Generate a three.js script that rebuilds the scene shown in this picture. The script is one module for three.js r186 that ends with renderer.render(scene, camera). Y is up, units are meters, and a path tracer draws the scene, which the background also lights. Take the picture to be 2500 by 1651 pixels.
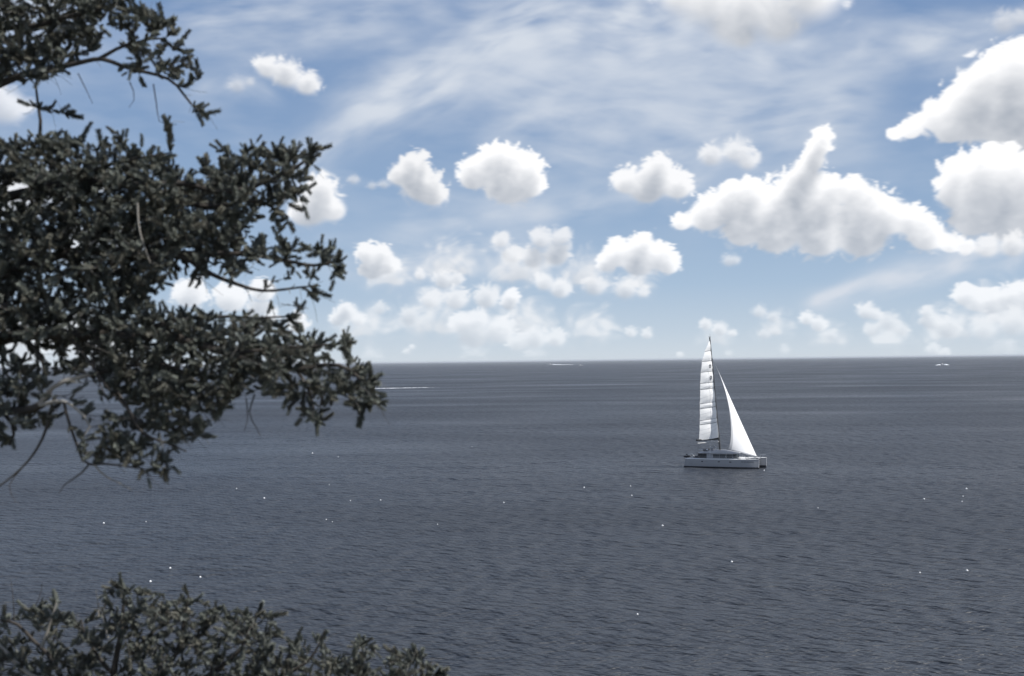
import * as THREE from 'three';
import { mergeGeometries } from 'three/addons/utils/BufferGeometryUtils.js';
import { RoundedBoxGeometry } from 'three/addons/geometries/RoundedBoxGeometry.js';
import { createNoise2D, createNoise3D } from 'simplex-noise';

// ---------------------------------------------------------------- camera, sky, sun, exposure
const scene = new THREE.Scene();
const EYE = 27;                                     // metres above the sea, on a headland
const camera = new THREE.PerspectiveCamera(28.46, 1024 / 676, 0.3, 120000);
camera.rotation.order = 'YXZ';
camera.position.set(0, EYE, 0);
camera.rotation.set(0.0173, 0, -0.0121);            // a touch up, and the horizon climbs to the right
camera.focus = 335;
camera.userData.fStop = 2.9;
camera.updateMatrixWorld(true);
scene.add(camera);

const renderer = new THREE.WebGLRenderer({ antialias: true });
renderer.setSize(1024, 676);
renderer.toneMapping = THREE.LinearToneMapping;
renderer.toneMappingExposure = 1.0;
renderer.shadowMap.enabled = true;

const SUN_AZ = 110, SUN_EL = 54, RAD = Math.PI / 180;
const sunDir = new THREE.Vector3(Math.sin(SUN_AZ * RAD) * Math.cos(SUN_EL * RAD), Math.sin(SUN_EL * RAD), -Math.cos(SUN_AZ * RAD) * Math.cos(SUN_EL * RAD));
const sun = new THREE.DirectionalLight(new THREE.Color(1.0, 0.965, 0.91), 5);
sun.name = 'sun';
sun.position.copy(sunDir).multiplyScalar(600).add(new THREE.Vector3(20, 10, -170));
sun.target.position.set(20, 10, -170);
sun.castShadow = true;
sun.shadow.mapSize.set(4096, 4096);
Object.assign(sun.shadow.camera, { left: -260, right: 260, top: 260, bottom: -260, near: 1, far: 1400 });
scene.add(sun, sun.target);

// ---------------------------------------------------------------- helpers
function rng(seed) { let a = seed >>> 0; return () => { a = (a + 0x6d2b79f5) | 0; let t = Math.imul(a ^ (a >>> 15), 1 | a); t = (t + Math.imul(t ^ (t >>> 7), 61 | t)) ^ t; return ((t ^ (t >>> 14)) >>> 0) / 4294967296; }; }
const noise2 = createNoise2D(rng(11)), noise3 = createNoise3D(rng(12));
const clamp = (x, a = 0, b = 1) => Math.min(b, Math.max(a, x));
const sstep = (a, b, x) => { const t = clamp((x - a) / (b - a)); return t * t * (3 - 2 * t); };
const lerp = (a, b, t) => a + (b - a) * t;
const V = (x, y, z) => new THREE.Vector3(x, y, z);
function table(rows, x) {                            // piecewise linear
  if (x <= rows[0][0]) return rows[0][1];
  for (let i = 1; i < rows.length; i++) if (x <= rows[i][0]) return lerp(rows[i - 1][1], rows[i][1], (x - rows[i - 1][0]) / (rows[i][0] - rows[i - 1][0]));
  return rows[rows.length - 1][1];
}
// survey sheet: 2374 x 1568 units, 3092 units to one radian at its middle
const FS = 3092, CX = 1187, CY = 784;
function sight(x, y) { return V((x - CX) / FS, -(y - CY) / FS, -1).applyQuaternion(camera.quaternion); }
function bearing(x, y) { const d = sight(x, y).normalize(); return [Math.atan2(d.x, -d.z) / RAD, Math.asin(d.y) / RAD]; }
function station(x, y, range) { const d = sight(x, y); return d.multiplyScalar(range / -d.z).add(V(0, EYE, 0)); }
function afloat(x, y) { const d = sight(x, y); return d.multiplyScalar(EYE / -d.y).add(V(0, EYE, 0)).setY(0); }
const taken = {};
function numbered(n) { const k = (taken[n] = (taken[n] ?? -1) + 1); return k ? `${n}_${String(k).padStart(3, '0')}` : n; }
function tag(o, label, category, group, kind) {
  if (label) o.userData.label = label;
  if (category) o.userData.category = category;
  if (group) o.userData.group = group;
  if (kind) o.userData.kind = kind;
  return o;
}
function thing(name, label, category, group) { const g = new THREE.Group(); g.name = numbered(name); scene.add(g); return tag(g, label, category, group); }
function part(name, geo, mat, parent) {
  const m = new THREE.Mesh(geo, mat); m.name = name; m.castShadow = m.receiveShadow = true; parent.add(m); return m;
}
function clean(g) { const o = g.index ? g.toNonIndexed() : g; for (const k of Object.keys(o.attributes)) if (!['position', 'normal', 'uv'].includes(k)) o.deleteAttribute(k); return o; }
const merge = (list) => mergeGeometries(list.map(clean));
const std = (c, rough = 0.6, extra = {}) => new THREE.MeshPhysicalMaterial({ color: new THREE.Color().setRGB(...c), roughness: rough, ...extra });
function tube(points, r0, r1 = r0, sides = 6) {       // tapered tube along points
  const n = points.length, pos = [], nor = [], uv = [], idx = [];
  let up = V(0, 1, 0), len = 0;
  for (let i = 0; i < n; i++) {
    const t = points[Math.min(n - 1, i + 1)].clone().sub(points[Math.max(0, i - 1)]).normalize();
    if (Math.abs(t.dot(up)) > 0.95) up = V(1, 0, 0);
    const a = up.clone().cross(t).normalize(), b = t.clone().cross(a);
    up = b.clone();
    if (i) len += points[i].distanceTo(points[i - 1]);
    const r = typeof r0 === 'function' ? r0(i / (n - 1)) : lerp(r0, r1, i / (n - 1));
    for (let k = 0; k <= sides; k++) {
      const q = (k / sides) * Math.PI * 2, d = a.clone().multiplyScalar(Math.cos(q)).addScaledVector(b, Math.sin(q));
      pos.push(points[i].x + d.x * r, points[i].y + d.y * r, points[i].z + d.z * r); nor.push(d.x, d.y, d.z); uv.push(k / sides, len);
    }
  }
  const w = sides + 1;
  for (let i = 0; i < n - 1; i++) for (let k = 0; k < sides; k++) { const a = i * w + k; idx.push(a, a + 1, a + w, a + 1, a + w + 1, a + w); }
  for (const [ring, flip] of [[0, 1], [n - 1, 0]]) {
    const c = pos.length / 3, p = points[ring]; pos.push(p.x, p.y, p.z); const t = points[ring].clone().sub(points[ring ? n - 2 : 1]).normalize(); nor.push(t.x, t.y, t.z); uv.push(0, 0);
    for (let k = 0; k < sides; k++) { const a = ring * w + k; flip ? idx.push(c, a + 1, a) : idx.push(c, a, a + 1); }
  }
  const g = new THREE.BufferGeometry();
  g.setAttribute('position', new THREE.Float32BufferAttribute(pos, 3)); g.setAttribute('normal', new THREE.Float32BufferAttribute(nor, 3)); g.setAttribute('uv', new THREE.Float32BufferAttribute(uv, 2)); g.setIndex(idx);
  return g;
}
function sheet(nu, nv, f) {                           // grid surface, f(u, v) -> Vector3
  const pos = [], uv = [], idx = [];
  for (let j = 0; j <= nv; j++) for (let i = 0; i <= nu; i++) { const p = f(i / nu, j / nv); pos.push(p.x, p.y, p.z); uv.push(i / nu, j / nv); }
  for (let j = 0; j < nv; j++) for (let i = 0; i < nu; i++) { const a = j * (nu + 1) + i; idx.push(a, a + 1, a + nu + 1, a + 1, a + nu + 2, a + nu + 1); }
  const g = new THREE.BufferGeometry();
  g.setAttribute('position', new THREE.Float32BufferAttribute(pos, 3)); g.setAttribute('uv', new THREE.Float32BufferAttribute(uv, 2)); g.setIndex(idx); g.computeVertexNormals();
  return g;
}
function box(x0, x1, y0, y1, z0, z1, r = 0.03) { return new RoundedBoxGeometry(x1 - x0, y1 - y0, z1 - z0, 2, r).translate((x0 + x1) / 2, (y0 + y1) / 2, (z0 + z1) / 2); }

// ---------------------------------------------------------------- sky: air, high cirrus, fair-weather cumulus
const SW = 4096, SH = 4096;
{
  const data = new Float32Array(SW * SH * 4);
  const DEG_U = 360 / SW, DEG_V = 180 / SH;
  const air = [[-90, [.30, .36, .43]], [0, [.63, .70, .765]], [1.2, [.53, .63, .735]], [3.2, [.40, .53, .69]], [6, [.305, .435, .625]], [10, [.235, .355, .56]], [15, [.165, .28, .50]], [30, [.125, .225, .44]], [90, [.09, .175, .38]]];
  const airAt = (el) => { let i = 1; while (i < air.length - 1 && el > air[i][0]) i++; const t = clamp((el - air[i - 1][0]) / (air[i][0] - air[i - 1][0])); return [0, 1, 2].map((k) => lerp(air[i - 1][1][k], air[i][1][k], t)); };
  const fbm = (x, y, o, g = 0.5) => { let s = 0, a = 1, n = 0; for (let i = 0; i < o; i++) { s += a * noise2(x, y); n += a; a *= g; x = x * 2.03 + 17.3; y = y * 2.03 - 9.1; } return s / n; };
  // thin high streaks: [x0, y0, x1, y1, half width, strength] on the survey sheet, turned into bearings
  const streaks = [
    [720, 350, 900, 230, 40, .42], [880, 240, 1250, 70, 62, .78], [1200, 90, 1560, 40, 95, .7], [480, 60, 960, 10, 60, .42], [600, 110, 860, 75, 40, .28],
    [1000, 150, 1500, 190, 80, .42], [1000, 185, 1420, 170, 26, .3], [1500, 130, 2180, 95, 55, .55], [1900, 190, 2260, 90, 30, .3], [1130, 318, 1330, 205, 20, .34], [1250, 270, 1900, 270, 75, .5], [1500, 200, 1950, 210, 60, .35],
    [960, 515, 1250, 495, 26, .42], [1200, 500, 1620, 410, 34, .42], [1300, 360, 1900, 330, 60, .35], [1905, 698, 2080, 640, 22, .85], [2060, 650, 2330, 588, 28, .85], [950, 570, 1220, 590, 45, .4], [780, 600, 1000, 640, 50, .3],
    [500, 200, 560, 180, 30, .3], [560, 180, 620, 215, 24, .22], [760, 330, 700, 420, 40, .25], [1000, 440, 1200, 470, 40, .22], [1600, 60, 1760, 140, 50, .4], [2290, 55, 2374, 40, 26, .4],
  ].map(([a, b, c, d, w, s]) => [...bearing(a, b), ...bearing(c, d), w / FS / RAD, s]);
  const r = rng(5);
  for (let i = 0; i < 420; i++) {                     // the same high cloud all round
    const el = 5 + 80 * r() ** 1.5, az = r() * 360 - 180, k = 1 / Math.max(0.15, Math.cos(el * RAD));
    if (Math.abs(az) < 27 && el < 18) continue;
    const len = (4 + 12 * r()) * k, tilt = (r() - .35) * .8;
    streaks.push([az, el, az + len, Math.min(88, el + len * tilt * .4), .6 + 1.6 * r(), .25 + .35 * r()]);
  }
  const cirrus = new Float32Array(SW * (SH / 2));
  for (const [ax, ay, bx, by, w, s] of streaks) {
    const pad = w * 3.2, dx = bx - ax, dy = by - ay, L2 = dx * dx + dy * dy, L = Math.sqrt(L2);
    const i0 = Math.floor((Math.min(ax, bx) - pad) / DEG_U), i1 = Math.ceil((Math.max(ax, bx) + pad) / DEG_U);
    const j0 = Math.max(0, Math.floor((Math.min(ay, by) - pad) / DEG_V)), j1 = Math.min(SH / 2 - 1, Math.ceil((Math.max(ay, by) + pad) / DEG_V));
    for (let j = j0; j <= j1; j++) for (let i = i0; i <= i1; i++) {
      const px = (i + .5) * DEG_U - ax, py = (j + .5) * DEG_V - ay, t = (px * dx + py * dy) / L2;
      const e = t < 0 ? -t * L : t > 1 ? (t - 1) * L : 0, q = (px * dy - py * dx) / L, d2 = (q * q) / (w * w) + (e * e) / (w * w * 2.2);
      if (d2 > 9) continue;
      const along = t * L, qw = q + .45 * w * noise2(along * .1 + ax, q * .2 + ay), f = (.76 + .9 * fbm(along * .24 + ax * 3.1, qw * .8 + ay * 2.3, 6, .5)) * (.86 + .3 * noise2(along * .45 + ay, q * .6 + ax));
      const u = ((i + SW / 4) % SW + SW) % SW, a = 1.18 * s * Math.exp(-d2 * .8) * clamp(f, 0, 1.2);
      const at = j * SW + u; cirrus[at] = 1 - (1 - cirrus[at]) * (1 - clamp(a));
    }
  }
  for (let j = 0; j < SH; j++) {
    const el = (j + .5) * DEG_V - 90, [R, G, B] = airAt(el);
    for (let i = 0; i < SW; i++) {
      const at = (j * SW + i) * 4;
      let c = 0;
      if (j >= SH / 2) {
        c = cirrus[(j - SH / 2) * SW + i];
        if (el > 3 && el < 40) { const az = (i + .5) * DEG_U - 90, m = sstep(3, 8, el); c = 1 - (1 - c) * (1 - m * clamp(.06 + .26 * fbm(az * .09 + .03 * el, el * .2, 4) + .06 * fbm(az * .35, el * 1.5, 4), 0, .6)); }
      }
      data[at] = lerp(R, .66, c); data[at + 1] = lerp(G, .715, c); data[at + 2] = lerp(B, .80, c); data[at + 3] = 1;
    }
  }
  // cumulus: puffs [x, y, r] on the sheet; then edge softness, opacity, whiteness
  const C = (puffs, soft = .3, opacity = 1, white = 1) => ({ puffs: puffs.map(([x, y, q]) => [...bearing(x, y), q / FS / RAD]), soft, opacity, white });
  const heap = [
    C([[20, 250, 50], [-30, 240, 60]], .7, .7), C([[620, 160, 30], [665, 175, 42], [712, 198, 34], [603, 148, 18]], .6, .9, .94), C([[550, 200, 26], [580, 190, 14]], .9, .45, .85),
    C([[742, 440, 42], [720, 492, 46], [772, 488, 36], [700, 500, 30]], .45, .95, .96),
    C([[960, 382, 32], [975, 430, 50], [925, 408, 28], [1005, 452, 34], [985, 360, 12]], .3, .95, .92), C([[820, 418, 16], [862, 432, 14], [890, 428, 16]], .9, .5, .85),
    C([[1105, 395, 40], [1165, 375, 46], [1220, 388, 40], [1180, 430, 60], [1095, 415, 32], [1232, 432, 32], [1140, 360, 24]], .21, 1, 1),
    C([[1450, 422, 36], [1525, 405, 44], [1572, 432, 40], [1500, 440, 44], [1530, 380, 20]], .3, .95, .96), C([[1650, 362, 36], [1705, 352, 38], [1735, 375, 30]], .7, .8, .93),
    C([[1908, 315, 24], [1900, 340, 27], [1884, 372, 29], [1866, 402, 30], [1842, 436, 42], [1700, 470, 52], [1745, 452, 42], [1640, 502, 46], [1580, 516, 24], [1790, 500, 62], [1880, 482, 72], [1925, 440, 34], [1980, 442, 36], [2010, 484, 52], [2060, 505, 48], [2112, 512, 38], [2150, 548, 44], [2000, 552, 58], [1900, 556, 52], [1800, 550, 50], [1720, 540, 42], [2205, 566, 26], [2240, 574, 18]], .21, 1, 1),
    C([[2300, 190, 62], [2360, 165, 64], [2235, 232, 48], [2172, 272, 40], [2112, 300, 28], [2076, 312, 16], [2250, 282, 58], [2340, 262, 80], [2200, 305, 32], [2420, 240, 110], [2340, 322, 44], [2500, 280, 110]], .21, 1, 1),
    C([[2222, 400, 40], [2282, 388, 46], [2345, 402, 52], [2212, 450, 38], [2290, 462, 74], [2370, 452, 74], [2252, 512, 46], [2340, 522, 50], [2450, 450, 90]], .21, 1, 1), C([[2290, 576, 30], [2350, 572, 34], [2240, 580, 18], [2420, 566, 40]], .5, .9, .93),
    C([[1430, 592, 34], [1485, 574, 36], [1530, 596, 38], [1405, 612, 24], [1552, 616, 26], [1480, 610, 40]], .21, 1, 1), C([[1162, 558, 24], [1188, 592, 26], [1255, 555, 30], [1302, 550, 26], [1290, 592, 36], [1235, 602, 30]], .5, .8, .92),
    C([[850, 588, 27], [885, 588, 24], [900, 614, 28], [862, 626, 30]], .22, .95, .97), C([[974, 638, 18], [1030, 652, 30], [1060, 648, 20]], .55, .8, .93), C([[1000, 696, 30], [1058, 696, 34], [1128, 692, 36]], .5, .85, .93), C([[1186, 690, 22], [1180, 706, 18]], .3, .95, 1),
    C([[1262, 655, 28], [1300, 672, 30]], .5, .85, .95), C([[1380, 664, 34], [1450, 672, 34], [1492, 678, 18]], .6, .8, .92), C([[802, 724, 28], [780, 742, 20], [832, 742, 20]], .4, .9, .97), C([[880, 716, 22], [950, 736, 32]], .7, .65, .92),
    C([[1070, 752, 32], [1110, 742, 28], [1160, 770, 40], [1100, 782, 38]], .4, .9, .97), C([[1240, 786, 34], [1290, 786, 28], [1200, 796, 28]], .5, .85, .95), C([[1464, 772, 17], [1500, 776, 17]], .6, .8, .94), C([[1638, 754, 17], [1670, 765, 20], [1700, 773, 11]], .45, .85, .95),
    C([[1760, 724, 20], [1792, 736, 18]], .7, .65, .92), C([[1775, 776, 18], [1800, 770, 14]], .7, .6, .92), C([[1870, 740, 19], [1900, 754, 22]], .4, .9, .97), C([[1928, 778, 18]], .7, .6, .94), C([[2008, 724, 23], [2030, 730, 18]], .5, .85, .95), C([[2062, 748, 28], [2092, 766, 20], [2020, 766, 22]], .6, .75, .92),
    C([[2236, 684, 28], [2262, 700, 28], [2300, 702, 34], [2350, 694, 34], [2400, 690, 40]], .22, .95, .98), C([[2160, 745, 28], [2200, 762, 34], [2150, 722, 16]], .5, .85, .94), C([[2282, 762, 38], [2350, 752, 40], [2420, 760, 40]], .6, .8, .93), C([[1690, 606, 20], [1705, 604, 16]], .8, .6, .9),
    C([[900, 650, 70], [1050, 625, 84], [1200, 640, 84], [1350, 650, 76], [1480, 660, 50]], 1.0, .8, .87), C([[840, 770, 70], [1000, 760, 90], [1200, 765, 92], [1370, 770, 70]], 1.0, .85, .89), C([[2330, 740, 90], [2200, 775, 70], [2060, 790, 50], [2440, 740, 90]], 1.0, .85, .9), C([[1800, 770, 50], [1660, 790, 50], [1920, 790, 50]], 1.2, .7, .88), C([[944, 816, 11], [955, 806, 8]], .6, .7), C([[2164, 812, 18], [2190, 820, 14]], .5, .7), C([[1577, 824, 10]], .5, .7), C([[1100, 822, 34], [1240, 822, 30], [860, 826, 30]], 1, .45), C([[1820, 812, 16], [1690, 820, 12], [2330, 812, 34]], .9, .45),
    C([[1640, -5, 96], [1750, 15, 96], [1695, 62, 60], [1880, -15, 96], [1575, -15, 60], [1722, 88, 34], [1810, 60, 60]], .75, 1, 1), C([[2330, 56, 34], [2368, 42, 26]], .9, .5, .85),
    C([[440, 684, 40], [535, 694, 40], [610, 676, 30], [605, 735, 34], [690, 752, 26]], .22, .95, .98), C([[60, 800, 62], [170, 792, 60], [260, 800, 46]], .5, .95, .96), C([[40, 470, 80], [140, 440, 60], [230, 420, 40]], .6, .8, .95), C([[300, 560, 60], [180, 580, 60]], .7, .7, .95),
  ];
  for (let i = 0; i < 190; i++) {                     // more of the same outside the view
    const low = r() < .55, el = low ? 1 + 5 * r() : 5 + 55 * r() ** 1.3, az = r() * 360 - 180;
    if (Math.abs(az) < 31 && el < 24) continue;
    const s = (low ? .5 + .6 * r() : 1 + 2.2 * r()), k = 1 / Math.cos(el * RAD), puffs = [];
    for (let n = 4 + Math.floor(r() * 6); n > 0; n--) { const x = (r() - .5) * 4 * s; puffs.push([az + x * k, el + (r() - .3) * s * (1 - Math.abs(x) / (3.2 * s)), s * (.45 + .5 * r())]); }
    heap.push({ puffs, soft: .28 + .4 * r(), opacity: .8 + .2 * r(), white: .92 + .08 * r() });
  }
  heap.sort((a, b) => (b.soft >= 1) - (a.soft >= 1));
  for (const { puffs, soft, opacity, white } of heap) {
    let x0 = 1e9, x1 = -1e9, y0 = 1e9, y1 = -1e9, rm = 0;
    for (const [x, y, q] of puffs) { x0 = Math.min(x0, x - q * 1.7); x1 = Math.max(x1, x + q * 1.7); y0 = Math.min(y0, y - q * 1.7); y1 = Math.max(y1, y + q * 1.7); rm += q / puffs.length; }
    const squash = Math.max(.12, Math.cos((y0 + y1) / 2 * RAD)), f0 = .62 / Math.max(.35, rm);
    const billow = (x, y, o) => { let s = 0, a = 1, n = 0, fx = x * f0 + 31.7, fy = y * f0 + 4.2; const wx = .35 * noise2(fx * .9, fy * .9 + 50), wy = .35 * noise2(fx * .9 + 70, fy * .9); fx += wx; fy += wy; for (let i = 0; i < o; i++) { s += a * (1 - 1.7 * Math.abs(noise2(fx, fy))); n += a; a *= .56; fx = fx * 2.07 + 5.1; fy = fy * 2.07 + 3.7; } return .46 - s / n; };
    const body = (x, y) => {
      let s = 0;
      for (const [cx, cy, q0] of puffs) { const q = q0 * 1.12, dx = (x - cx) * squash, dy = y - cy, d = Math.sqrt(dx * dx + dy * dy * (dy < 0 ? 1.45 : 1)) / q; if (d < 2.1) s += Math.exp(5.5 * (1 - d)); }
      return s < 1e-3 ? -1.2 : Math.log(s) / 5.5;
    };
    const j0 = Math.max(0, Math.floor(y0 / DEG_V)), j1 = Math.min(SH / 2 - 1, Math.ceil(y1 / DEG_V)), i0 = Math.floor(x0 / DEG_U), i1 = Math.ceil(x1 / DEG_U);
    const step = rm * .3, e = rm * .16;
    for (let j = j0; j <= j1; j++) for (let i = i0; i <= i1; i++) {
      const x = (i + .5) * DEG_U, y = (j + .5) * DEG_V, core = body(x, y);
      if (core < -.45) continue;
      const b = billow(x, y, 7), d = core - .06 + .5 * b;
      if (d <= -.03) continue;
      const under = sstep(.0, .3, body(x, y + step * .8) - body(x, y - step * .4));
      const a = opacity * Math.max(sstep(-.03, soft * (.9 + .4 * noise2(x * 1.3, y * 1.3)) * (1 + 2.4 * under), d), soft < 1 ? sstep(.12, .2 + .7 * soft, core) : 0);
      if (a < .004) continue;
      let depth = 0;
      for (let k = 1; k <= 7; k++) { const px = x + k * step * .25 / squash, py = y + k * step * .97; depth += Math.max(0, body(px, py) + .16 * noise2(px * f0 * .8, py * f0 * .8) + .03); }
      const soften = .17 * fbm(x * f0 * 1.1, y * f0 * 1.3, 3, .5) + .08 * b - .02;
      const lit = clamp(1.16 * Math.exp(-.35 * Math.max(0, depth - .4)) + soften * (1 - .5 * under)), hz = Math.exp(-Math.max(0, y) / 2.2) * .55, sky = airAt(y);
      const col = [lerp(.41, 1.05, lit), lerp(.45, 1.05, lit), lerp(.515, 1.06, lit)].map((v, k) => lerp(v * white, sky[k] * 1.15, hz));
      const u = ((i + SW / 4) % SW + SW) % SW, at = ((j + SH / 2) * SW + u) * 4;
      for (let k = 0; k < 3; k++) data[at + k] = lerp(data[at + k], col[k], a);
    }
  }
  const sky = new THREE.DataTexture(data, SW, SH, THREE.RGBAFormat, THREE.FloatType);
  sky.mapping = THREE.EquirectangularReflectionMapping; sky.colorSpace = THREE.LinearSRGBColorSpace;
  sky.magFilter = sky.minFilter = THREE.LinearFilter; sky.wrapS = THREE.RepeatWrapping; sky.needsUpdate = true;
  scene.background = sky; scene.environment = sky;
}

// ---------------------------------------------------------------- sea
{
  const r = rng(77), waves = [];
  for (let i = 0; i < 64; i++) {
    const L = 0.42 * Math.pow(12, i / 63) * (0.9 + 0.2 * r());           // 0.4 to 5 m
    const th = -Math.PI / 2 + 0.05 + (r() + r() - 1) * (L < 1.2 ? 1.5 : 1.2), k = 2 * Math.PI / L;
    waves.push([Math.cos(th) * k, Math.sin(th) * k, r() * 6.283, (L < 1 ? 0.042 : L < 2 ? .024 : .007) / k, L]);
  }
  for (let i = 0; i < 40; i++) {                                          // longer, lower waves with short crests
    const L = 7 * Math.pow(20, i / 39), th = -Math.PI / 2 + 0.05 + (r() + r() - 1) * 1.2, k = 2 * Math.PI / L;
    waves.push([Math.cos(th) * k, Math.sin(th) * k, r() * 6.283, Math.min(.0165 / k, .03), L]);
  }
  const azs = [];
  for (let a = -180; a < -32; a += 6) azs.push(a);
  for (let i = 0; i <= 960; i++) azs.push(-32 + 64 * i / 960);
  for (let a = 38; a <= 180; a += 6) azs.push(a);
  azs[azs.length - 1] = 180;
  const rows = [4, 20, 45];
  for (let d = 17; d > .42; d -= d > 3.5 ? 0.021 : .0125) rows.push(EYE / Math.tan(d * RAD));
  for (let q = rows[rows.length - 1] * 1.03; q < 70000; q *= 1.05) rows.push(q);
  rows.push(75000);
  const W = azs.length, N = W * rows.length, pos = new Float32Array(N * 3), nor = new Float32Array(N * 3), uv = new Float32Array(N * 2);
  let at = 0;
  for (let j = 0; j < rows.length; j++) {
    const R = rows[j], gap = j + 1 < rows.length ? rows[j + 1] - R : 1e5, own = waves.filter((w) => w[4] > gap * 3);
    for (let i = 0; i < W; i++, at++) {
      const inside = i > 26 && i < W - 26;
      const s = Math.sin(azs[i] * RAD), c = Math.cos(azs[i] * RAD), x = R * s, z = -R * c;
      let y = 0, nx = 0, nz = 0;
      if (inside && R > 60 && R < 4500) {
        const gust = 1 + .38 * noise2(x / 130 + 9, z / 60) + .24 * noise2(x / 34, z / 17 + 40);
        for (const [kx, kz, ph, A, L] of own) {
          const f = sstep(3, 5.5, L / gap) * (L < 5 ? gust : 1), p = kx * x + kz * z + ph, cs = Math.cos(p) * A * f;
          y += Math.sin(p) * A * f; nx -= kx * cs; nz -= kz * cs;
        }
      }
      const l = 1 / Math.sqrt(nx * nx + 1 + nz * nz);
      pos[at * 3] = x; pos[at * 3 + 1] = y; pos[at * 3 + 2] = z; nor[at * 3] = nx * l; nor[at * 3 + 1] = l; nor[at * 3 + 2] = nz * l; uv[at * 2] = x / 48; uv[at * 2 + 1] = z / 48;
    }
  }
  const idx = new Uint32Array((W - 1) * (rows.length - 1) * 6); let q = 0;
  for (let j = 0; j < rows.length - 1; j++) for (let i = 0; i < W - 1; i++) { const a = j * W + i; idx[q++] = a; idx[q++] = a + 1; idx[q++] = a + W; idx[q++] = a + 1; idx[q++] = a + W + 1; idx[q++] = a + W; }
  const g = new THREE.BufferGeometry();
  g.setAttribute('position', new THREE.BufferAttribute(pos, 3)); g.setAttribute('normal', new THREE.BufferAttribute(nor, 3)); g.setAttribute('uv', new THREE.BufferAttribute(uv, 2)); g.setIndex(new THREE.BufferAttribute(idx, 1));
  // ripples: a tileable slope map, 48 m across
  const S = 2048, px = new Uint8Array(S * S * 4), comps = [];
  for (let i = 0; i < 70; i++) {
    const L = 0.3 * Math.pow(11, r()), th = -Math.PI / 2 + 0.05 + (r() + r() - 1) * 1.4;
    comps.push([Math.round(48 / L * Math.cos(th)), Math.round(48 / L * Math.sin(th)), r() * 6.283, .034]);
  }
  const sinT = new Float32Array(4096); for (let i = 0; i < 4096; i++) sinT[i] = Math.cos(i / 4096 * 2 * Math.PI);
  for (let j = 0; j < S; j++) for (let i = 0; i < S; i++) {
    let a = 0, b = 0;
    for (const [m, n, ph, s] of comps) { const c = sinT[((m * i + n * j) * 2 + ph * 652) & 4095] * s, l = Math.hypot(m, n) || 1; a += c * m / l; b += c * n / l; }
    const k = (j * S + i) * 4, l = 1 / Math.sqrt(1 + a * a + b * b);
    px[k] = 127.5 - 127.5 * a * l; px[k + 1] = 127.5 - 127.5 * b * l; px[k + 2] = 127.5 + 127.5 * l; px[k + 3] = 255;
  }
  const nm = new THREE.DataTexture(px, S, S); nm.wrapS = nm.wrapT = THREE.RepeatWrapping; nm.magFilter = THREE.LinearFilter; nm.minFilter = THREE.LinearMipmapLinearFilter; nm.generateMipmaps = true; nm.needsUpdate = true;
  // longer, low relief seen far out: tileable over 700 m, crossing wave trains
  const Hn = 2048, hp = new Float32Array(Hn * Hn * 4), hc = [];
  for (let i = 0; i < 110; i++) { const m = Math.round(45 + 230 * r()) * (r() < .5 ? 1 : -1), n = Math.round((r() * 2 - 1) * 110); hc.push([m, n, r() * 4096, 1 / Math.hypot(m, n)]); }
  for (let j = 0; j < Hn; j++) for (let i = 0; i < Hn; i++) {
    let a = 0;
    for (const [m, n, ph, s] of hc) a += s * sinT[((m * i + n * j) * 2 + ph) & 4095];
    const k = (j * Hn + i) * 4; hp[k] = hp[k + 1] = hp[k + 2] = .5 + a * 2; hp[k + 3] = 1;
  }
  const hm = new THREE.DataTexture(hp, Hn, Hn, THREE.RGBAFormat, THREE.FloatType); hm.wrapS = hm.wrapT = THREE.RepeatWrapping; hm.magFilter = hm.minFilter = THREE.LinearFilter; hm.repeat.set(48 / 700, 48 / 700); hm.needsUpdate = true;
  // wind patches: ruffled and smoother water in bands, tileable over 1600 m
  const Rn = 512, rp = new Uint8Array(Rn * Rn * 4), rc = [];
  for (let i = 0; i < 40; i++) { const m = Math.round((r() + r() - 1) * 14), n = Math.round(2 + 34 * r() * r()); rc.push([m, n, r() * 4096, 1 / Math.sqrt(Math.hypot(m, n))]); }
  for (let j = 0; j < Rn; j++) for (let i = 0; i < Rn; i++) {
    let a = 0;
    for (const [m, n, ph, s] of rc) a += s * sinT[((m * i + n * j) * 8 + ph) & 4095];
    const k = (j * Rn + i) * 4; rp[k] = rp[k + 1] = rp[k + 2] = clamp(205 + 17 * a, 140, 255); rp[k + 3] = 255;
  }
  const rm = new THREE.DataTexture(rp, Rn, Rn); rm.wrapS = rm.wrapT = THREE.RepeatWrapping; rm.magFilter = rm.minFilter = THREE.LinearFilter; rm.repeat.set(48 / 1600, 48 / 1600); rm.needsUpdate = true;
  const sea = new THREE.Mesh(g, std([.042, .0475, .0575], .52, { ior: 1.33, roughnessMap: rm, specularIntensity: .55, normalMap: nm, bumpMap: hm, bumpScale: 1.0, normalScale: new THREE.Vector2(4, 4) }));
  sea.name = 'sea'; sea.receiveShadow = true; scene.add(sea); tag(sea, 'dark slate blue open sea ruffled by small waves', null, null, 'structure');
}

// ---------------------------------------------------------------- headland under the camera (out of frame, carries the trees)
const groundAt = (x, z) => { const r = Math.max(0, -z - 1.5); return Math.max(-3, 25.35 - .42 * r - .0016 * r * r - (z < 0 ? 0 : -.05 * z) + .12 * noise2(x * .35, z * .35) * Math.min(1, r * .2) + .5 * noise2(x * .06, z * .06) * Math.min(1, r * .05)); };
{
  const g = sheet(90, 90, (u, v) => { const x = lerp(-70, 70, u), z = lerp(-62, 40, v); return V(x, groundAt(x, z), z); });
  const m = part('headland', g, std([.09, .085, .06], .95), scene); tag(m, 'rough grassy headland slope below the viewpoint', null, null, 'structure');
}

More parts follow.
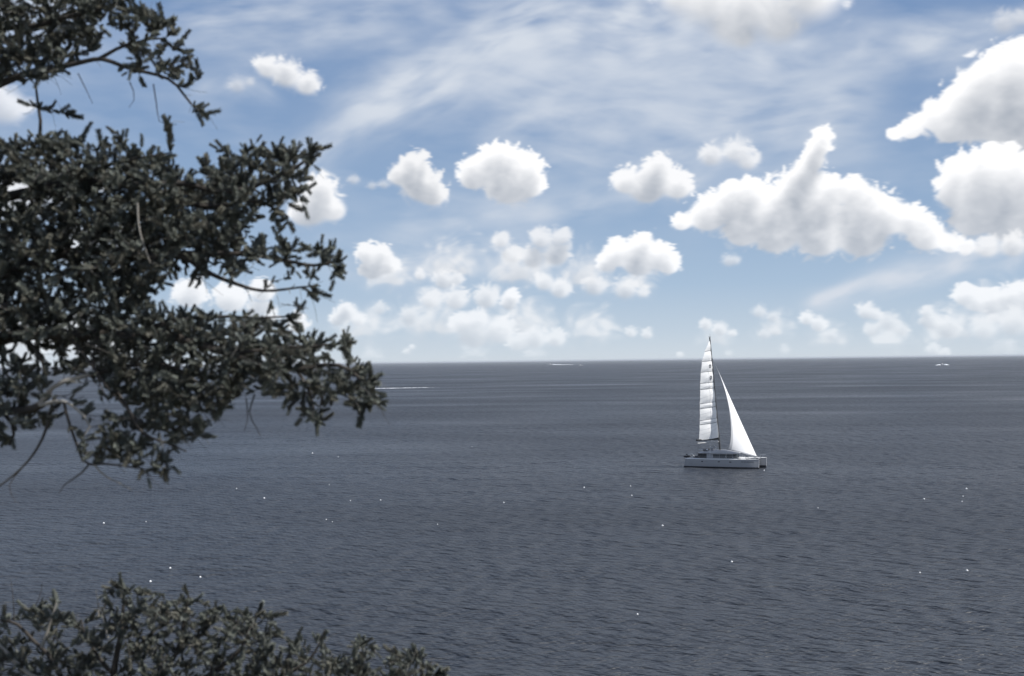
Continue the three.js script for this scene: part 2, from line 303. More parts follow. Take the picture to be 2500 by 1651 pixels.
// ---------------------------------------------------------------- conifers
const M = {
  bark: std([.055, .048, .042], .95), paleBark: std([.30, .28, .25], .9), twig: std([.06, .054, .048], .95), greyTwig: std([.2, .19, .175], .95),
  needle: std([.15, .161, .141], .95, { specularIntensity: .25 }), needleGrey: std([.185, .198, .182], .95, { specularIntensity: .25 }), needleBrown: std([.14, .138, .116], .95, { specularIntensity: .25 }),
};
function shootGeometry(seed) {                        // a needled shoot 1 long on +y, about .17 in radius
  const r = rng(seed), pos = [], n = 128, bx = (r() - .5) * .3, bz = (r() - .5) * .3, slim = .8 + .4 * r();
  const tri = (a, b, c) => pos.push(a.x, a.y, a.z, b.x, b.y, b.z, c.x, c.y, c.z);
  for (let i = 0; i < n; i++) {
    const t = (i + .5) / n, q = i * 2.39996 + r() * .6, y = t * .9, out = .78 - .2 * t + .25 * (r() - .5), len = slim * (.235 - .015 * t) * (.7 + .6 * r());
    const rad = V(Math.cos(q), 0, Math.sin(q)), side = V(-Math.sin(q), 0, Math.cos(q)).multiplyScalar(.028);
    const a = rad.clone().multiplyScalar(.012).setY(y), d = rad.clone().multiplyScalar(out).add(V(0, 1 - out * .35, 0)).normalize().multiplyScalar(len);
    const mid = a.clone().addScaledVector(d, .55), tip = a.clone().add(d);
    tri(a, mid.clone().add(side), mid.clone().sub(side)); tri(mid.clone().add(side), tip, mid.clone().sub(side));
  }
  const s = 5;
  for (let k = 0; k < s; k++) { const a = k / s * 6.2832, b = (k + 1) / s * 6.2832; tri(V(Math.cos(a) * .035, 0, Math.sin(a) * .035), V(0, .98, 0), V(Math.cos(b) * .035, 0, Math.sin(b) * .035)); }
  for (let i = 0; i < pos.length; i += 3) { const y = pos[i + 1]; pos[i] += bx * y * y; pos[i + 2] += bz * y * y; }
  const g = new THREE.BufferGeometry(); g.setAttribute('position', new THREE.Float32BufferAttribute(pos, 3)); g.computeVertexNormals(); return g;
}
const shootGeos = [1, 2, 3, 4, 5, 6].map((s) => shootGeometry(900 + s));
function inside(poly, x, y) { let c = false; for (let i = 0, j = poly.length - 1; i < poly.length; j = i++) { const [xi, yi] = poly[i], [xj, yj] = poly[j]; if ((yi > y) !== (yj > y) && x < (xj - xi) * (y - yi) / (yj - yi) + xi) c = !c; } return c; }
function curve(points, step = .05) { const c = new THREE.CatmullRomCurve3(points, false, 'centripetal'), n = Math.max(3, Math.round(c.getLength() / step)); return c.getSpacedPoints(n); }

// limbs: list of { pts:[[x, y, range]...], r0, r1, pale }; regions: { poly, depth:[centre, spread], gap, layers, bare, lift }
function conifer({ label, seed, trunk, limbs, regions, holes = [], tips = [], dead = [] }) {
  const tree = thing('conifer', label, 'tree'), r = rng(seed), gauss = () => (r() + r() + r() + r() - 2) * .86;
  const base = trunk.base; tree.position.copy(base);
  const loc = (v) => v.clone().sub(base);
  part('trunk', tube(curve(trunk.pts.map(loc), .3), trunk.r0, trunk.r1, 10), M.bark, tree);
  const nodes = [], dirs = [];
  const addNodes = (pts) => pts.forEach((p, i) => { nodes.push(p); dirs.push(pts[Math.min(pts.length - 1, i + 1)].clone().sub(pts[Math.max(0, i - 1)]).normalize()); });
  for (const { pts, r0, r1, pale } of limbs) {
    const path = curve(pts.map((p) => p.isVector3 ? p : station(...p)), .06);
    for (const p of path) p.add(V(noise3(p.x * 2.2, p.y * 2.2, p.z * 2.2), noise3(p.x * 2.2 + 9, p.y * 2.2, p.z * 2.2), 0).multiplyScalar(.025));
    part('branch', tube(path.map(loc), r0, r1, 8), pale ? M.paleBark : M.bark, tree);
    addNodes(path);
  }
  const goals = [];
  for (const [x, y, range] of tips) goals.push({ p: station(x, y, range), d: 0, bare: 0, lift: .35, tip: true });
  for (const { poly, depth, gap, layers = 3, bare = 0, lift = .3, even = false } of regions) {
    const xs = poly.map((p) => p[0]), ys = poly.map((p) => p[1]), x0 = Math.min(...xs), x1 = Math.max(...xs), y0 = Math.min(...ys), y1 = Math.max(...ys);
    const n = Math.round((x1 - x0) * (y1 - y0) / gap / gap * layers * 1.5);
    for (let i = 0; i < n; i++) {
      const x = lerp(x0, x1, r()), y = lerp(y0, y1, r());
      if (!inside(poly, x, y) || holes.some(([hx, hy, hr, hk = .35]) => Math.hypot(x - hx, (y - hy) * 1.15) < hr * (1 + hk * noise2(x * .05, y * .05)))) continue;
      const deep = depth[0] + gauss() * depth[1], clump = noise3(x * .013 + seed, y * .03 + .006 * x, deep * 2.2) + .45 * noise2(x * .035, y * .045 + seed);
      if (!even && clump < -.02 && r() < .86) continue;
      goals.push({ p: station(x, y, deep), d: 0, bare, lift });
    }
  }
  const first = nodes.length;
  for (const g of goals) { let b = 1e9; for (let i = 0; i < first; i++) { const d = g.p.distanceToSquared(nodes[i]); if (d < b) b = d; } g.d = b; }
  goals.sort((a, b) => a.d - b.d);
  const twigs = [], shoots = [];
  for (const g of goals) {
    let best = -1, bc = 1e9;
    for (let i = 0; i < nodes.length; i++) {
      const dx = g.p.x - nodes[i].x, dy = g.p.y - nodes[i].y, dz = g.p.z - nodes[i].z, d = Math.sqrt(dx * dx + dy * dy + dz * dz);
      if (d > bc) continue;
      const c = d * (1 + .7 * (1 - (dx * dirs[i].x + dy * dirs[i].y + dz * dirs[i].z) / (d + 1e-6)));
      if (c < bc) { bc = c; best = i; }
    }
    const a = nodes[best], d = a.distanceTo(g.p);
    if (d < .025) continue;
    const mid = a.clone().addScaledVector(dirs[best], d * .45).lerp(a.clone().lerp(g.p, .5), .4).add(V((r() - .5) * d * .18, -.06 * d + (r() - .5) * d * .14, (r() - .5) * d * .18));
    const n = Math.max(2, Math.ceil(d / .04)), path = [];
    for (let k = 0; k <= n; k++) { const t = k / n; path.push(a.clone().multiplyScalar((1 - t) * (1 - t)).addScaledVector(mid, 2 * t * (1 - t)).addScaledVector(g.p, t * t)); }
    twigs.push(tube(path.map(loc), .0022 + .0085 * Math.min(.6, d), .0018, d > .25 ? 5 : 4));
    addNodes(path.slice(1));
    const dir = path[n].clone().sub(path[n - 1]).normalize();
    const put = (p, v, len) => shoots.push({ p: p.clone(), v: v.normalize(), len: len * (.42 + .68 * r()) });
    if (r() >= g.bare) put(path[n], dir.clone().add(V(0, g.lift * .6, 0)), .062 + .03 * r());
    if (g.tip) for (let k = 0; k < 4; k++) put(path[Math.max(0, n - 1 - (k >> 1))], dir.clone().multiplyScalar(.7).add(V((r() - .5) * 1.7, (r() - .3) * 1.2, (r() - .5) * 1.4)), .05 + .03 * r());
    let along = .02 + r() * .02, q = r() * 6.28;
    const total = Math.min(.26, d);
    while (along < total) {
      const t = 1 - along / d, k = Math.min(n - 1, Math.max(0, Math.floor(t * n))), p = path[k].clone().lerp(path[k + 1], t * n - k), tv = path[k + 1].clone().sub(path[k]).normalize();
      q += 2.4 + (r() - .5);
      const s = tv.clone().cross(V(Math.cos(q), Math.sin(q), Math.sin(q * 1.7))).normalize();
      if (r() >= g.bare) put(p, tv.multiplyScalar(.72).addScaledVector(s, .72).add(V(0, g.lift, 0)), .045 + .035 * r());
      along += .013 + .013 * r();
    }
  }
  for (let i = 0, n = nodes.length; i < 1500; i++) {       // fine bare twiglets
    const k = Math.floor(r() * n), a = nodes[k], d = dirs[k].clone().multiplyScalar(.5).add(V((r() - .5) * 1.6, (r() - .62) * 1.5, (r() - .5) * 1.2)).normalize(), L = .05 + .13 * r() * r();
    const b = a.clone().addScaledVector(d, L * .5).add(V((r() - .5) * .02, (r() - .5) * .02, 0)), c = a.clone().addScaledVector(d, L).add(V((r() - .5) * .035, (r() - .7) * .035, 0));
    twigs.push(tube([a, b, c].map(loc), .0016, .0009, 3));
  }
  for (const [pick, mat] of [[(i) => i % 5 > 1, M.twig], [(i) => i % 5 < 2, M.greyTwig]]) tag(part('twigs', merge(twigs.filter((_, i) => pick(i))), mat, tree), null, null, null, 'stuff');
  for (const { pts, r0, pale } of dead) part('dead_twig', tube(curve(pts.map((p) => station(...p))).map(loc), r0, r0 * .35, 5), pale ? M.paleBark : M.bark, tree);
  // the 300 shoots nearest to the viewer in frame are parts; the rest one mass
  const seen = shoots.map((s, i) => ({ i, q: s.p.clone().sub(V(0, EYE, 0)) })).filter(({ q }) => { const k = q.clone().applyQuaternion(camera.quaternion.clone().invert()); return Math.abs(k.x / k.z) < .375 && Math.abs(k.y / k.z) < .245; });
  seen.sort((a, b) => -a.q.z * (1 - .3 * shoots[a.i].len / .08) + b.q.z * (1 - .3 * shoots[b.i].len / .08));
  const single = new Set(seen.slice(0, 300).map((s) => s.i));
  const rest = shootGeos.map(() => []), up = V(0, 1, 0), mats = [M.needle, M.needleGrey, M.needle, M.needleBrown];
  shoots.forEach((s, i) => {
    const Q = new THREE.Quaternion().setFromUnitVectors(up, s.v), S = V(s.len * (1.15 + .4 * r()), s.len, s.len * (1.15 + .4 * r())), k = Math.floor(r() * 6), mi = Math.floor(r() * 4);
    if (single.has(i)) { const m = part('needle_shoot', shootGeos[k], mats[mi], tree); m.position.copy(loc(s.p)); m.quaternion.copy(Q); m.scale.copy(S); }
    else rest[k].push(new THREE.Matrix4().compose(loc(s.p), Q, S));
  });
  const tone = new THREE.Color();
  rest.forEach((list, k) => {
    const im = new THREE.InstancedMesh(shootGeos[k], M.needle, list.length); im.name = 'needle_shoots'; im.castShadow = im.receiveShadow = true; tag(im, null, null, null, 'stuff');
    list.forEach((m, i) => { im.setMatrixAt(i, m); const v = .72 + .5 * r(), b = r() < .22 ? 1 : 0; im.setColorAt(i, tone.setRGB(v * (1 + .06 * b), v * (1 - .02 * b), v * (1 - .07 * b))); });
    tree.add(im);
  });
  console.log(label, 'twigs', twigs.length, 'shoots', shoots.length);
  return tree;
}
{
  const tx = station(-360, 784, 7.9).x, T = (y) => V(tx, y, -7.9);
  const on = (y) => station(-360, y, 7.9);
  const base = V(tx, groundAt(tx, -7.9), -7.9);
  conifer({
    label: 'large dark conifer reaching in from the left with spreading needled branches', seed: 21,
    trunk: { base, pts: [T(base.y - .4), T(24), T(27), T(29.2), T(30.5)], r0: .2, r1: .1 },
    limbs: [
      { pts: [on(230), [-100, 90, 7.6], [120, 50, 7.4], [300, -10, 7.3]], r0: .035, r1: .008 },
      { pts: [on(330), [-100, 215, 7.6], [100, 170, 7.3], [230, 128, 7.2], [300, 158, 7.2], [390, 195, 7.2], [440, 240, 7.2]], r0: .035, r1: .006 },
      { pts: [[230, 128, 7.2], [300, 100, 7.2], [370, 90, 7.25], [400, 110, 7.2]], r0: .012, r1: .004 },
      { pts: [on(560), [-60, 470, 7.5], [150, 430, 7.3], [330, 425, 7.2], [520, 440, 7.1], [650, 420, 7.1], [715, 370, 7.1]], r0: .045, r1: .008 },
      { pts: [[330, 425, 7.2], [450, 480, 7.2], [590, 470, 7.2], [670, 510, 7.2]], r0: .018, r1: .005 },
      { pts: [[-60, 470, 7.5], [40, 400, 7.4], [90, 310, 7.3], [88, 240, 7.3], [84, 205, 7.3]], r0: .02, r1: .006 },
      { pts: [[150, 430, 7.3], [260, 380, 7.1], [330, 360, 7.1], [390, 350, 7.1]], r0: .014, r1: .004 },
      { pts: [on(760), [-60, 650, 7.4], [180, 590, 7.2], [400, 590, 7.1], [580, 590, 7.1], [700, 610, 7.1], [775, 600, 7.1]], r0: .05, r1: .007 },
      { pts: [[400, 590, 7.1], [520, 640, 7.1], [640, 670, 7.1], [740, 660, 7.1]], r0: .016, r1: .004 },
      { pts: [on(980), [-20, 800, 7.4], [150, 772, 7.2], [300, 780, 7.1], [420, 790, 7.0], [540, 830, 7.0], [680, 850, 7.0], [790, 850, 7.0], [850, 890, 7.0]], r0: .06, r1: .007 },
      { pts: [[300, 780, 7.1], [440, 740, 7.1], [580, 730, 7.1], [690, 735, 7.1]], r0: .016, r1: .004 },
      { pts: [[540, 830, 7.0], [640, 800, 7.0], [740, 800, 7.0], [810, 790, 7.0]], r0: .012, r1: .004 },
      { pts: [[680, 850, 7.0], [720, 910, 7.0], [735, 970, 7.0]], r0: .009, r1: .004 },
      { pts: [[-200, 1000, 7.5], [0, 960, 7.2], [90, 935, 7.0]], r0: .03, r1: .022 },
      { pts: [[90, 935, 7.0], [120, 895, 6.98], [180, 878, 6.98], [215, 868, 7.0]], r0: .015, r1: .011, pale: true },
      { pts: [[215, 868, 7.0], [300, 840, 7.05], [420, 860, 7.0], [500, 920, 7.0]], r0: .014, r1: .005 },
      { pts: [[90, 935, 7.0], [150, 940, 6.9], [185, 960, 6.9], [215, 990, 6.9], [200, 1015, 6.9]], r0: .011, r1: .005, pale: true },
      { pts: [[145, 940, 6.9], [165, 990, 6.9], [185, 1040, 6.9], [205, 1075, 6.9], [260, 1080, 6.9], [330, 1085, 6.9]], r0: .009, r1: .004 },
      { pts: [[250, 880, 7.0], [290, 940, 6.9], [340, 1000, 6.9], [400, 1030, 6.9], [430, 1045, 6.9]], r0: .011, r1: .004 },
      { pts: [[0, 960, 7.2], [30, 990, 7.1], [20, 1030, 7.1]], r0: .014, r1: .006 },
    ],
    tips: [[375, 40, 7.2], [402, 62, 7.2], [424, 92, 7.2], [425, 118, 7.2], [440, 146, 7.2], [458, 165, 7.2], [455, 186, 7.2], [468, 250, 7.2], [475, 262, 7.2], [455, 265, 7.2], [385, 285, 7.2],
      [84, 205, 7.3], [70, 245, 7.3], [175, 272, 7.3], [108, 250, 7.3], [196, 312, 7.2], [267, 312, 7.1], [290, 320, 7.1], [327, 342, 7.1], [396, 334, 7.1], [476, 378, 7.1], [505, 345, 7.1], [530, 356, 7.1], [563, 342, 7.1], [594, 330, 7.1], [649, 336, 7.1], [690, 338, 7.1], [722, 336, 7.1], [740, 346, 7.1], [728, 384, 7.1], [712, 438, 7.1], [702, 474, 7.1], [662, 522, 7.2], [640, 505, 7.1],
      [645, 552, 7.1], [668, 572, 7.1], [744, 568, 7.1], [770, 575, 7.1], [788, 605, 7.1], [786, 630, 7.1], [775, 648, 7.1], [726, 690, 7.1], [735, 675, 7.1], [690, 735, 7.1], [672, 742, 7.1], [804, 772, 7.0], [826, 796, 7.0], [815, 800, 7.0], [862, 868, 7.0], [868, 880, 7.0], [872, 925, 7.0], [878, 938, 7.0], [855, 945, 7.0], [835, 965, 7.0], [735, 992, 7.0], [748, 975, 7.0], [700, 968, 7.0], [342, 1108, 6.9], [395, 1080, 6.9], [360, 1092, 6.9]],
    regions: [
      { poly: [[-90, -60], [320, -60], [262, 20], [225, 80], [232, 102], [196, 125], [148, 158], [115, 182], [0, 188], [-90, 195]], depth: [7.4, .3], gap: 21, layers: 3.4, bare: .25, lift: .15 },
      { poly: [[270, -40], [314, 4], [342, 24], [370, 42], [396, 66], [416, 90], [414, 117], [432, 147], [448, 167], [430, 180], [396, 172], [350, 182], [294, 172], [276, 158], [310, 145], [300, 110], [285, 80], [262, 50], [250, 20]], depth: [7.2, .14], gap: 21, layers: 2.6, lift: .15 },
      { poly: [[448, 244], [478, 252], [474, 274], [452, 268]], depth: [7.2, .05], gap: 16, layers: 2 },
      { poly: [[-90, 310], [0, 332], [84, 312], [190, 330], [262, 330], [322, 360], [390, 352], [408, 395], [454, 425], [480, 395], [530, 375], [592, 350], [651, 353], [716, 350], [728, 366], [716, 396], [700, 440], [674, 474], [618, 488], [586, 520], [560, 560], [480, 580], [300, 570], [-90, 560]], depth: [7.2, .3], gap: 21, layers: 3.3, lift: .42 },
      { poly: [[-90, 540], [300, 550], [560, 540], [630, 565], [600, 612], [540, 640], [470, 650], [380, 656], [330, 700], [300, 755], [240, 785], [0, 775], [-90, 790]], depth: [7.2, .34], gap: 21, layers: 3.4, bare: .2, lift: .3 },
      { poly: [[640, 566], [672, 576], [745, 582], [778, 605], [778, 640], [735, 645], [690, 636], [640, 620], [610, 600]], depth: [7.1, .1], gap: 22, layers: 2.1, lift: .35 },
      { poly: [[560, 640], [690, 645], [735, 660], [725, 705], [690, 735], [600, 735], [575, 690]], depth: [7.1, .12], gap: 30, layers: 1, bare: .35 },
      { poly: [[240, 765], [330, 706], [400, 712], [500, 730], [560, 730], [620, 745], [690, 756], [735, 795], [778, 785], [808, 778], [826, 806], [858, 862], [870, 918], [856, 942], [825, 950], [800, 914], [760, 950], [735, 978], [694, 960], [645, 925], [600, 905], [560, 920], [516, 950], [490, 990], [450, 1030], [420, 1035], [380, 990], [330, 1000], [270, 975], [250, 930], [240, 880], [215, 835]], depth: [7.05, .26], gap: 21, layers: 3, bare: .12, lift: .22 },
      { poly: [[165, 1000], [235, 975], [330, 1005], [396, 1068], [400, 1082], [350, 1108], [322, 1086], [222, 1068], [192, 1036]], depth: [6.9, .1], gap: 22, layers: 2.4, bare: .12, lift: .1 },
      { poly: [[-90, 880], [60, 890], [78, 930], [134, 968], [106, 978], [40, 992], [16, 1026], [-90, 1040]], depth: [7.1, .16], gap: 21, layers: 3.4, lift: .15 },
      { poly: [[-90, 370], [300, 390], [560, 430], [600, 470], [540, 590], [400, 640], [320, 690], [300, 745], [450, 755], [640, 795], [700, 850], [560, 885], [430, 960], [330, 940], [250, 840], [-90, 760]], depth: [7.7, .14], gap: 24, layers: 1.15, bare: .1, lift: .25, even: true },
      { poly: [[-90, -50], [260, -50], [200, 90], [120, 160], [-90, 170]], depth: [7.8, .12], gap: 24, layers: 1, bare: .1, lift: .2, even: true },
      { poly: [[-90, 770], [240, 770], [230, 850], [120, 880], [-90, 880]], depth: [7.3, .2], gap: 22, layers: 2.6, bare: .35, lift: .2 },
      { poly: [[0, 860], [240, 830], [420, 900], [480, 1000], [340, 1090], [200, 1060], [120, 960]], depth: [7.0, .14], gap: 27, layers: 2.2, bare: .6, lift: .05 },
      { poly: [[560, 640], [735, 650], [725, 740], [560, 740]], depth: [7.1, .1], gap: 34, layers: 1.2, bare: .85, lift: 0 },
    ],
    holes: [[255, 88, 22], [262, 138, 16], [30, 440, 24], [60, 482, 20], [150, 388, 13], [18, 390, 16], [110, 470, 14], [428, 676, 34], [535, 695, 34], [470, 690, 18], [628, 545, 22], [625, 690, 30], [30, 815, 26], [120, 822, 24], [75, 850, 12], [8, 580, 14], [95, 520, 12], [330, 525, 10], [598, 895, 16], [545, 840, 12], [690, 880, 16]],
    dead: [
      { pts: [[112, 975, 6.95], [96, 1020, 6.95], [62, 1072, 6.95], [0, 1126, 6.95], [-40, 1150, 6.95]], r0: .009 }, { pts: [[60, 1074, 6.95], [20, 1130, 6.95], [36, 1165, 6.95]], r0: .004 },
      { pts: [[590, 915, 7], [578, 960, 7], [592, 988, 7], [604, 1012, 7]], r0: .005 }, { pts: [[570, 925, 7], [574, 970, 7], [566, 1000, 7]], r0: .004 },
      { pts: [[205, 1078, 6.9], [180, 1105, 6.9], [155, 1118, 6.9], [136, 1144, 6.9]], r0: .006 }, { pts: [[215, 1075, 6.9], [240, 1102, 6.9], [275, 1120, 6.9], [308, 1138, 6.9]], r0: .006, pale: true },
      { pts: [[180, 170, 7.3], [200, 210, 7.3], [214, 240, 7.3]], r0: .0035 }, { pts: [[300, 190, 7.2], [312, 225, 7.2], [298, 250, 7.2]], r0: .0035 }, { pts: [[355, 195, 7.2], [362, 240, 7.2], [372, 285, 7.2], [410, 288, 7.2]], r0: .004 },
      { pts: [[318, 470, 6.85], [322, 530, 6.85], [348, 610, 6.85]], r0: .006, pale: true }, { pts: [[150, 770, 7.1], [200, 830, 7.0], [250, 900, 6.9], [330, 985, 6.9]], r0: .011 }, { pts: [[60, 780, 7.2], [100, 850, 7.1], [95, 930, 7.05]], r0: .01 },
      { pts: [[230, 760, 7.1], [215, 830, 7.0], [235, 900, 6.9], [250, 930, 6.9]], r0: .008 }, { pts: [[0, 700, 7.2], [60, 740, 7.1], [140, 770, 7.1]], r0: .02 },
    ],
  });
}
{
  const R = 8.4, foot = station(260, 1568, R), base = V(foot.x, groundAt(foot.x, -R), -R), hub = [260, 1760, R];
  conifer({
    label: 'lower conifer along the bottom left edge with upright needled tips', seed: 64,
    trunk: { base, pts: [V(base.x, base.y - .4, -R), V(base.x + .1, base.y + 1.2, -R), station(...hub)], r0: .16, r1: .08 },
    limbs: [
      { pts: [hub, [270, 1560, R], [275, 1450, R], [282, 1375, R]], r0: .04, r1: .006 }, { pts: [hub, [150, 1600, R - .1], [90, 1500, R - .1], [50, 1452, R - .1], [0, 1440, R - .1]], r0: .022, r1: .008 },
      { pts: [[150, 1600, R - .1], [60, 1560, R - .2], [-20, 1480, R - .2], [-80, 1450, R - .2]], r0: .016, r1: .008, pale: true }, { pts: [[90, 1500, R - .1], [120, 1440, R - .1], [128, 1400, R - .1]], r0: .012, r1: .005, pale: true },
      { pts: [hub, [380, 1560, R], [420, 1450, R], [433, 1385, R]], r0: .03, r1: .006 }, { pts: [hub, [460, 1580, R], [560, 1500, R], [598, 1420, R]], r0: .03, r1: .005 },
      { pts: [hub, [500, 1640, R], [680, 1560, R], [740, 1500, R], [757, 1465, R]], r0: .03, r1: .005 }, { pts: [[500, 1640, R], [720, 1600, R], [810, 1540, R], [835, 1485, R]], r0: .02, r1: .005 },
      { pts: [[500, 1640, R], [780, 1640, R], [920, 1580, R], [1000, 1535, R]], r0: .02, r1: .005 }, { pts: [[270, 1560, R], [200, 1480, R], [190, 1440, R]], r0: .014, r1: .005 },
    ],
    tips: [[128, 1392, R], [95, 1400, R], [60, 1412, R], [246, 1378, R], [262, 1366, R], [282, 1356, R], [308, 1370, R], [330, 1376, R], [352, 1378, R], [380, 1394, R], [433, 1372, R], [422, 1385, R], [450, 1394, R], [506, 1416, R], [495, 1425, R], [528, 1434, R], [563, 1424, R], [575, 1432, R], [598, 1412, R], [610, 1425, R], [632, 1428, R], [668, 1480, R], [690, 1478, R], [757, 1464, R], [748, 1480, R], [831, 1482, R], [845, 1492, R], [818, 1500, R], [872, 1514, R], [915, 1516, R], [940, 1520, R], [963, 1508, R], [1008, 1530, R], [1000, 1540, R], [1024, 1560, R]],
    regions: [
      { poly: [[-60, 1440], [20, 1430], [66, 1418], [125, 1405], [185, 1440], [220, 1420], [246, 1388], [282, 1372], [352, 1388], [387, 1406], [433, 1382], [455, 1402], [506, 1424], [532, 1442], [563, 1434], [598, 1424], [628, 1436], [642, 1466], [678, 1486], [752, 1478], [766, 1512], [831, 1490], [866, 1520], [852, 1556], [880, 1575], [910, 1530], [963, 1516], [1005, 1535], [1030, 1575], [1030, 1640], [-60, 1640]], depth: [R, .3], gap: 22, layers: 2.6, bare: .08, lift: .55 },
    ],
    holes: [[70, 1465, 26], [210, 1455, 18], [20, 1470, 16], [150, 1480, 14], [270, 1545, 22], [540, 1500, 12], [880, 1560, 12], [480, 1500, 10], [180, 1560, 14]],
    dead: [{ pts: [[32, 1440, R], [30, 1390, R], [24, 1345, R]], r0: .004 }, { pts: [[70, 1430, R], [92, 1380, R], [98, 1350, R]], r0: .004 }, { pts: [[228, 1430, R], [226, 1395, R], [222, 1368, R]], r0: .005, pale: true }, { pts: [[250, 1480, R - .2], [240, 1440, R - .2], [228, 1400, R - .2]], r0: .006, pale: true }],
  });
}

// ---------------------------------------------------------------- catamaran
const B = {
  gel: std([.33, .335, .35], .35, { clearcoat: .4, clearcoatRoughness: .2 }), deck: std([.78, .78, .77], .5), roof: std([.3, .3, .31], .45), dark: std([.012, .013, .016], .35), glass: std([.014, .017, .022], .06, { ior: 1.5 }),
  boot: std([.018, .02, .026], .5), mast: std([.055, .057, .062], .45), sail: std([.9, .9, .89], .85, { transmission: .28, thickness: 0 }), jib: std([.93, .93, .93], .85, { transmission: .12, thickness: 0 }), strip: std([.5, .51, .53], .85), seam: std([.16, .165, .175], .8),
  rope: std([.5, .5, .5], .7), steel: std([.6, .6, .6], .3, { metalness: .9 }), net: std([.05, .052, .056], .95), bag: std([.035, .037, .042], .9), white: std([.8, .8, .8], .45), foam: std([.82, .84, .86], .9), rubber: std([.03, .03, .032], .7),
};
{
  const cat = thing('sailing_catamaran', 'large grey hulled catamaran under white mainsail and jib on open sea', 'sailboat');
  const home = afloat(1682, 1083.6), az = Math.atan2(home.x, -home.z);
  home.y = .14; cat.position.copy(home); cat.rotation.y = -(az + 17 * RAD);
  const halfBeam = (x) => x > 1.5 ? Math.max(.05, 1.02 * (1 - Math.pow((x - 1.5) / 7.95, 3.2))) : 1.02 - .12 * sstep(-4, -9.4, x);
  const deckY = (x) => 2.06 + .1 * sstep(0, 9, x) + .04 * sstep(-2, -9, x);
  const shear = (x, y) => x + .24 * Math.max(0, y) * sstep(-7.6, -9.4, x) + .05 * y * sstep(8.6, 9.4, x);
  for (const side of [1, -1]) {
    const zc = 3.42 * side;
    const prof = [[1, 1], [1.0, .94], [.985, .6], [.95, .25], [.9, .13]], low = [[.9, .13], [.8, -.06], [.5, -.22], [0, -.3]];
    const loft = (pr) => { const ring = [...pr.map(([a, b]) => [a, b])]; const all = pr === low ? [...ring, ...ring.slice(0, -1).reverse().map(([a, b]) => [-a, b])] : null;
      const row = (list) => sheet(list.length - 1, 46, (u, v) => { const [a, b] = list[Math.round(u * (list.length - 1))], x = lerp(-9.4, 9.4, Math.pow(v, .85)), h = deckY(x); return V(shear(x, b * h), b * h, zc + a * halfBeam(x)); });
      return all ? row(all) : merge([row(ring), row(ring.map(([a, b]) => [-a, b]))]); };
    const hull = part('hull', merge([loft(prof), sheet(1, 5, (u, v) => { const [a, b] = prof[Math.round(v * 4)] ?? prof[4], h = deckY(-9.4); return V(shear(-9.4, b * h), b * h, zc + lerp(-a, a, u) * halfBeam(-9.4)); })]), B.gel, cat);
    part('bottom_paint', loft(low), B.boot, hull);
    part('hull_deck', sheet(8, 46, (u, v) => { const x = lerp(-9.4, 9.4, Math.pow(v, .85)), a = lerp(-1, 1, u); return V(shear(x, deckY(x)), deckY(x) + .015 + .05 * (1 - a * a), zc + a * (halfBeam(x) + .03)); }), B.deck, cat);
    part('bow_stem', tube([V(shear(9.4, .18) + .01, .18, zc), V(shear(9.4, 1.2) + .01, 1.2, zc), V(shear(9.4, 2.1) + .01, 2.15, zc)], .055, .07, 6), B.white, cat);
    part('gunwale', tube(Array.from({ length: 30 }, (_, i) => { const x = lerp(-8.6, 9.38, i / 29); return V(shear(x, deckY(x)), deckY(x) + .03, zc + side * (halfBeam(x) + .01)); }), .045, .045, 5), B.deck, cat);
    if (side === 1) {
      const skin = (x, y) => zc + halfBeam(x) * (y > 1.2 ? .985 : .965) + .012;
      for (const [x, w] of [[-4.55, .5], [-.3, .55], [2.6, .62]]) part('porthole', new THREE.CapsuleGeometry(.11, w - .22, 4, 10).rotateZ(Math.PI / 2).scale(1, 1, .25).translate(x, 1.5, skin(x, 1.5)), B.glass, hull);
      for (const [x, w] of [[-3.5, .9], [3.7, 1.2]]) part('hull_line', box(x - w / 2, x + w / 2, 1.49, 1.53, skin(x, 1.5) - .02, skin(x, 1.5) + .01, .008), B.seam, hull);
      for (const [x0, x1] of [[5.3, 5.9], [5.98, 6.55], [6.62, 7.2], [7.27, 7.9], [7.97, 8.35]]) { const n = 6; part('hull_lettering', sheet(n, 1, (u, v) => { const x = lerp(x0, x1, u); return V(x, 1.52 + .12 * v, zc + halfBeam(x) * 1.0 + .012); }), B.dark, hull); }
      for (const x of [5.2, 6.2, 7.2, 8.2]) part('hull_vent', box(x - .06, x + .06, 1.24, 1.34, zc + halfBeam(x) * .99 - .02, zc + halfBeam(x) * .99 + .012, .01), B.seam, hull);
      const q = (x0, x1, y0, y1) => part('stern_hatch_edge', box(x0, x1, y0, y1, skin(-7.5, 1) - .02, skin(-7.5, 1) + .008, .008), B.seam, hull);
      q(-7.8, -7.2, 1.28, 1.31); q(-7.8, -7.2, .78, .81); q(-7.8, -7.77, .81, 1.28); q(-7.23, -7.2, .81, 1.28);
    }
    for (const x of [-7.2, -5.4, 1.6, 3.2, 4.8, 6.4, 7.9]) part('stanchion', tube([V(x, deckY(x), zc + side * halfBeam(x) * .9), V(x, deckY(x) + .72, zc + side * halfBeam(x) * .9)], .022), B.steel, cat);
    for (const h of [.4, .72]) part('lifeline', tube([-7.2, -5.4, 1.6, 3.2, 4.8, 6.4, 7.9, 9.0].map((x) => V(x, deckY(x) + h, zc + side * halfBeam(x) * .9)), .011, .011, 4), B.steel, cat);
    part('pulpit', tube([V(7.9, deckY(8) + .72, zc + side * halfBeam(7.9) * .9), V(8.8, 3.0, zc + side * .2), V(9.3, 2.95, zc), V(8.8, 3.0, zc - side * .25), V(8.5, 2.2, zc - side * .25)], .026, .026, 5), B.steel, cat);
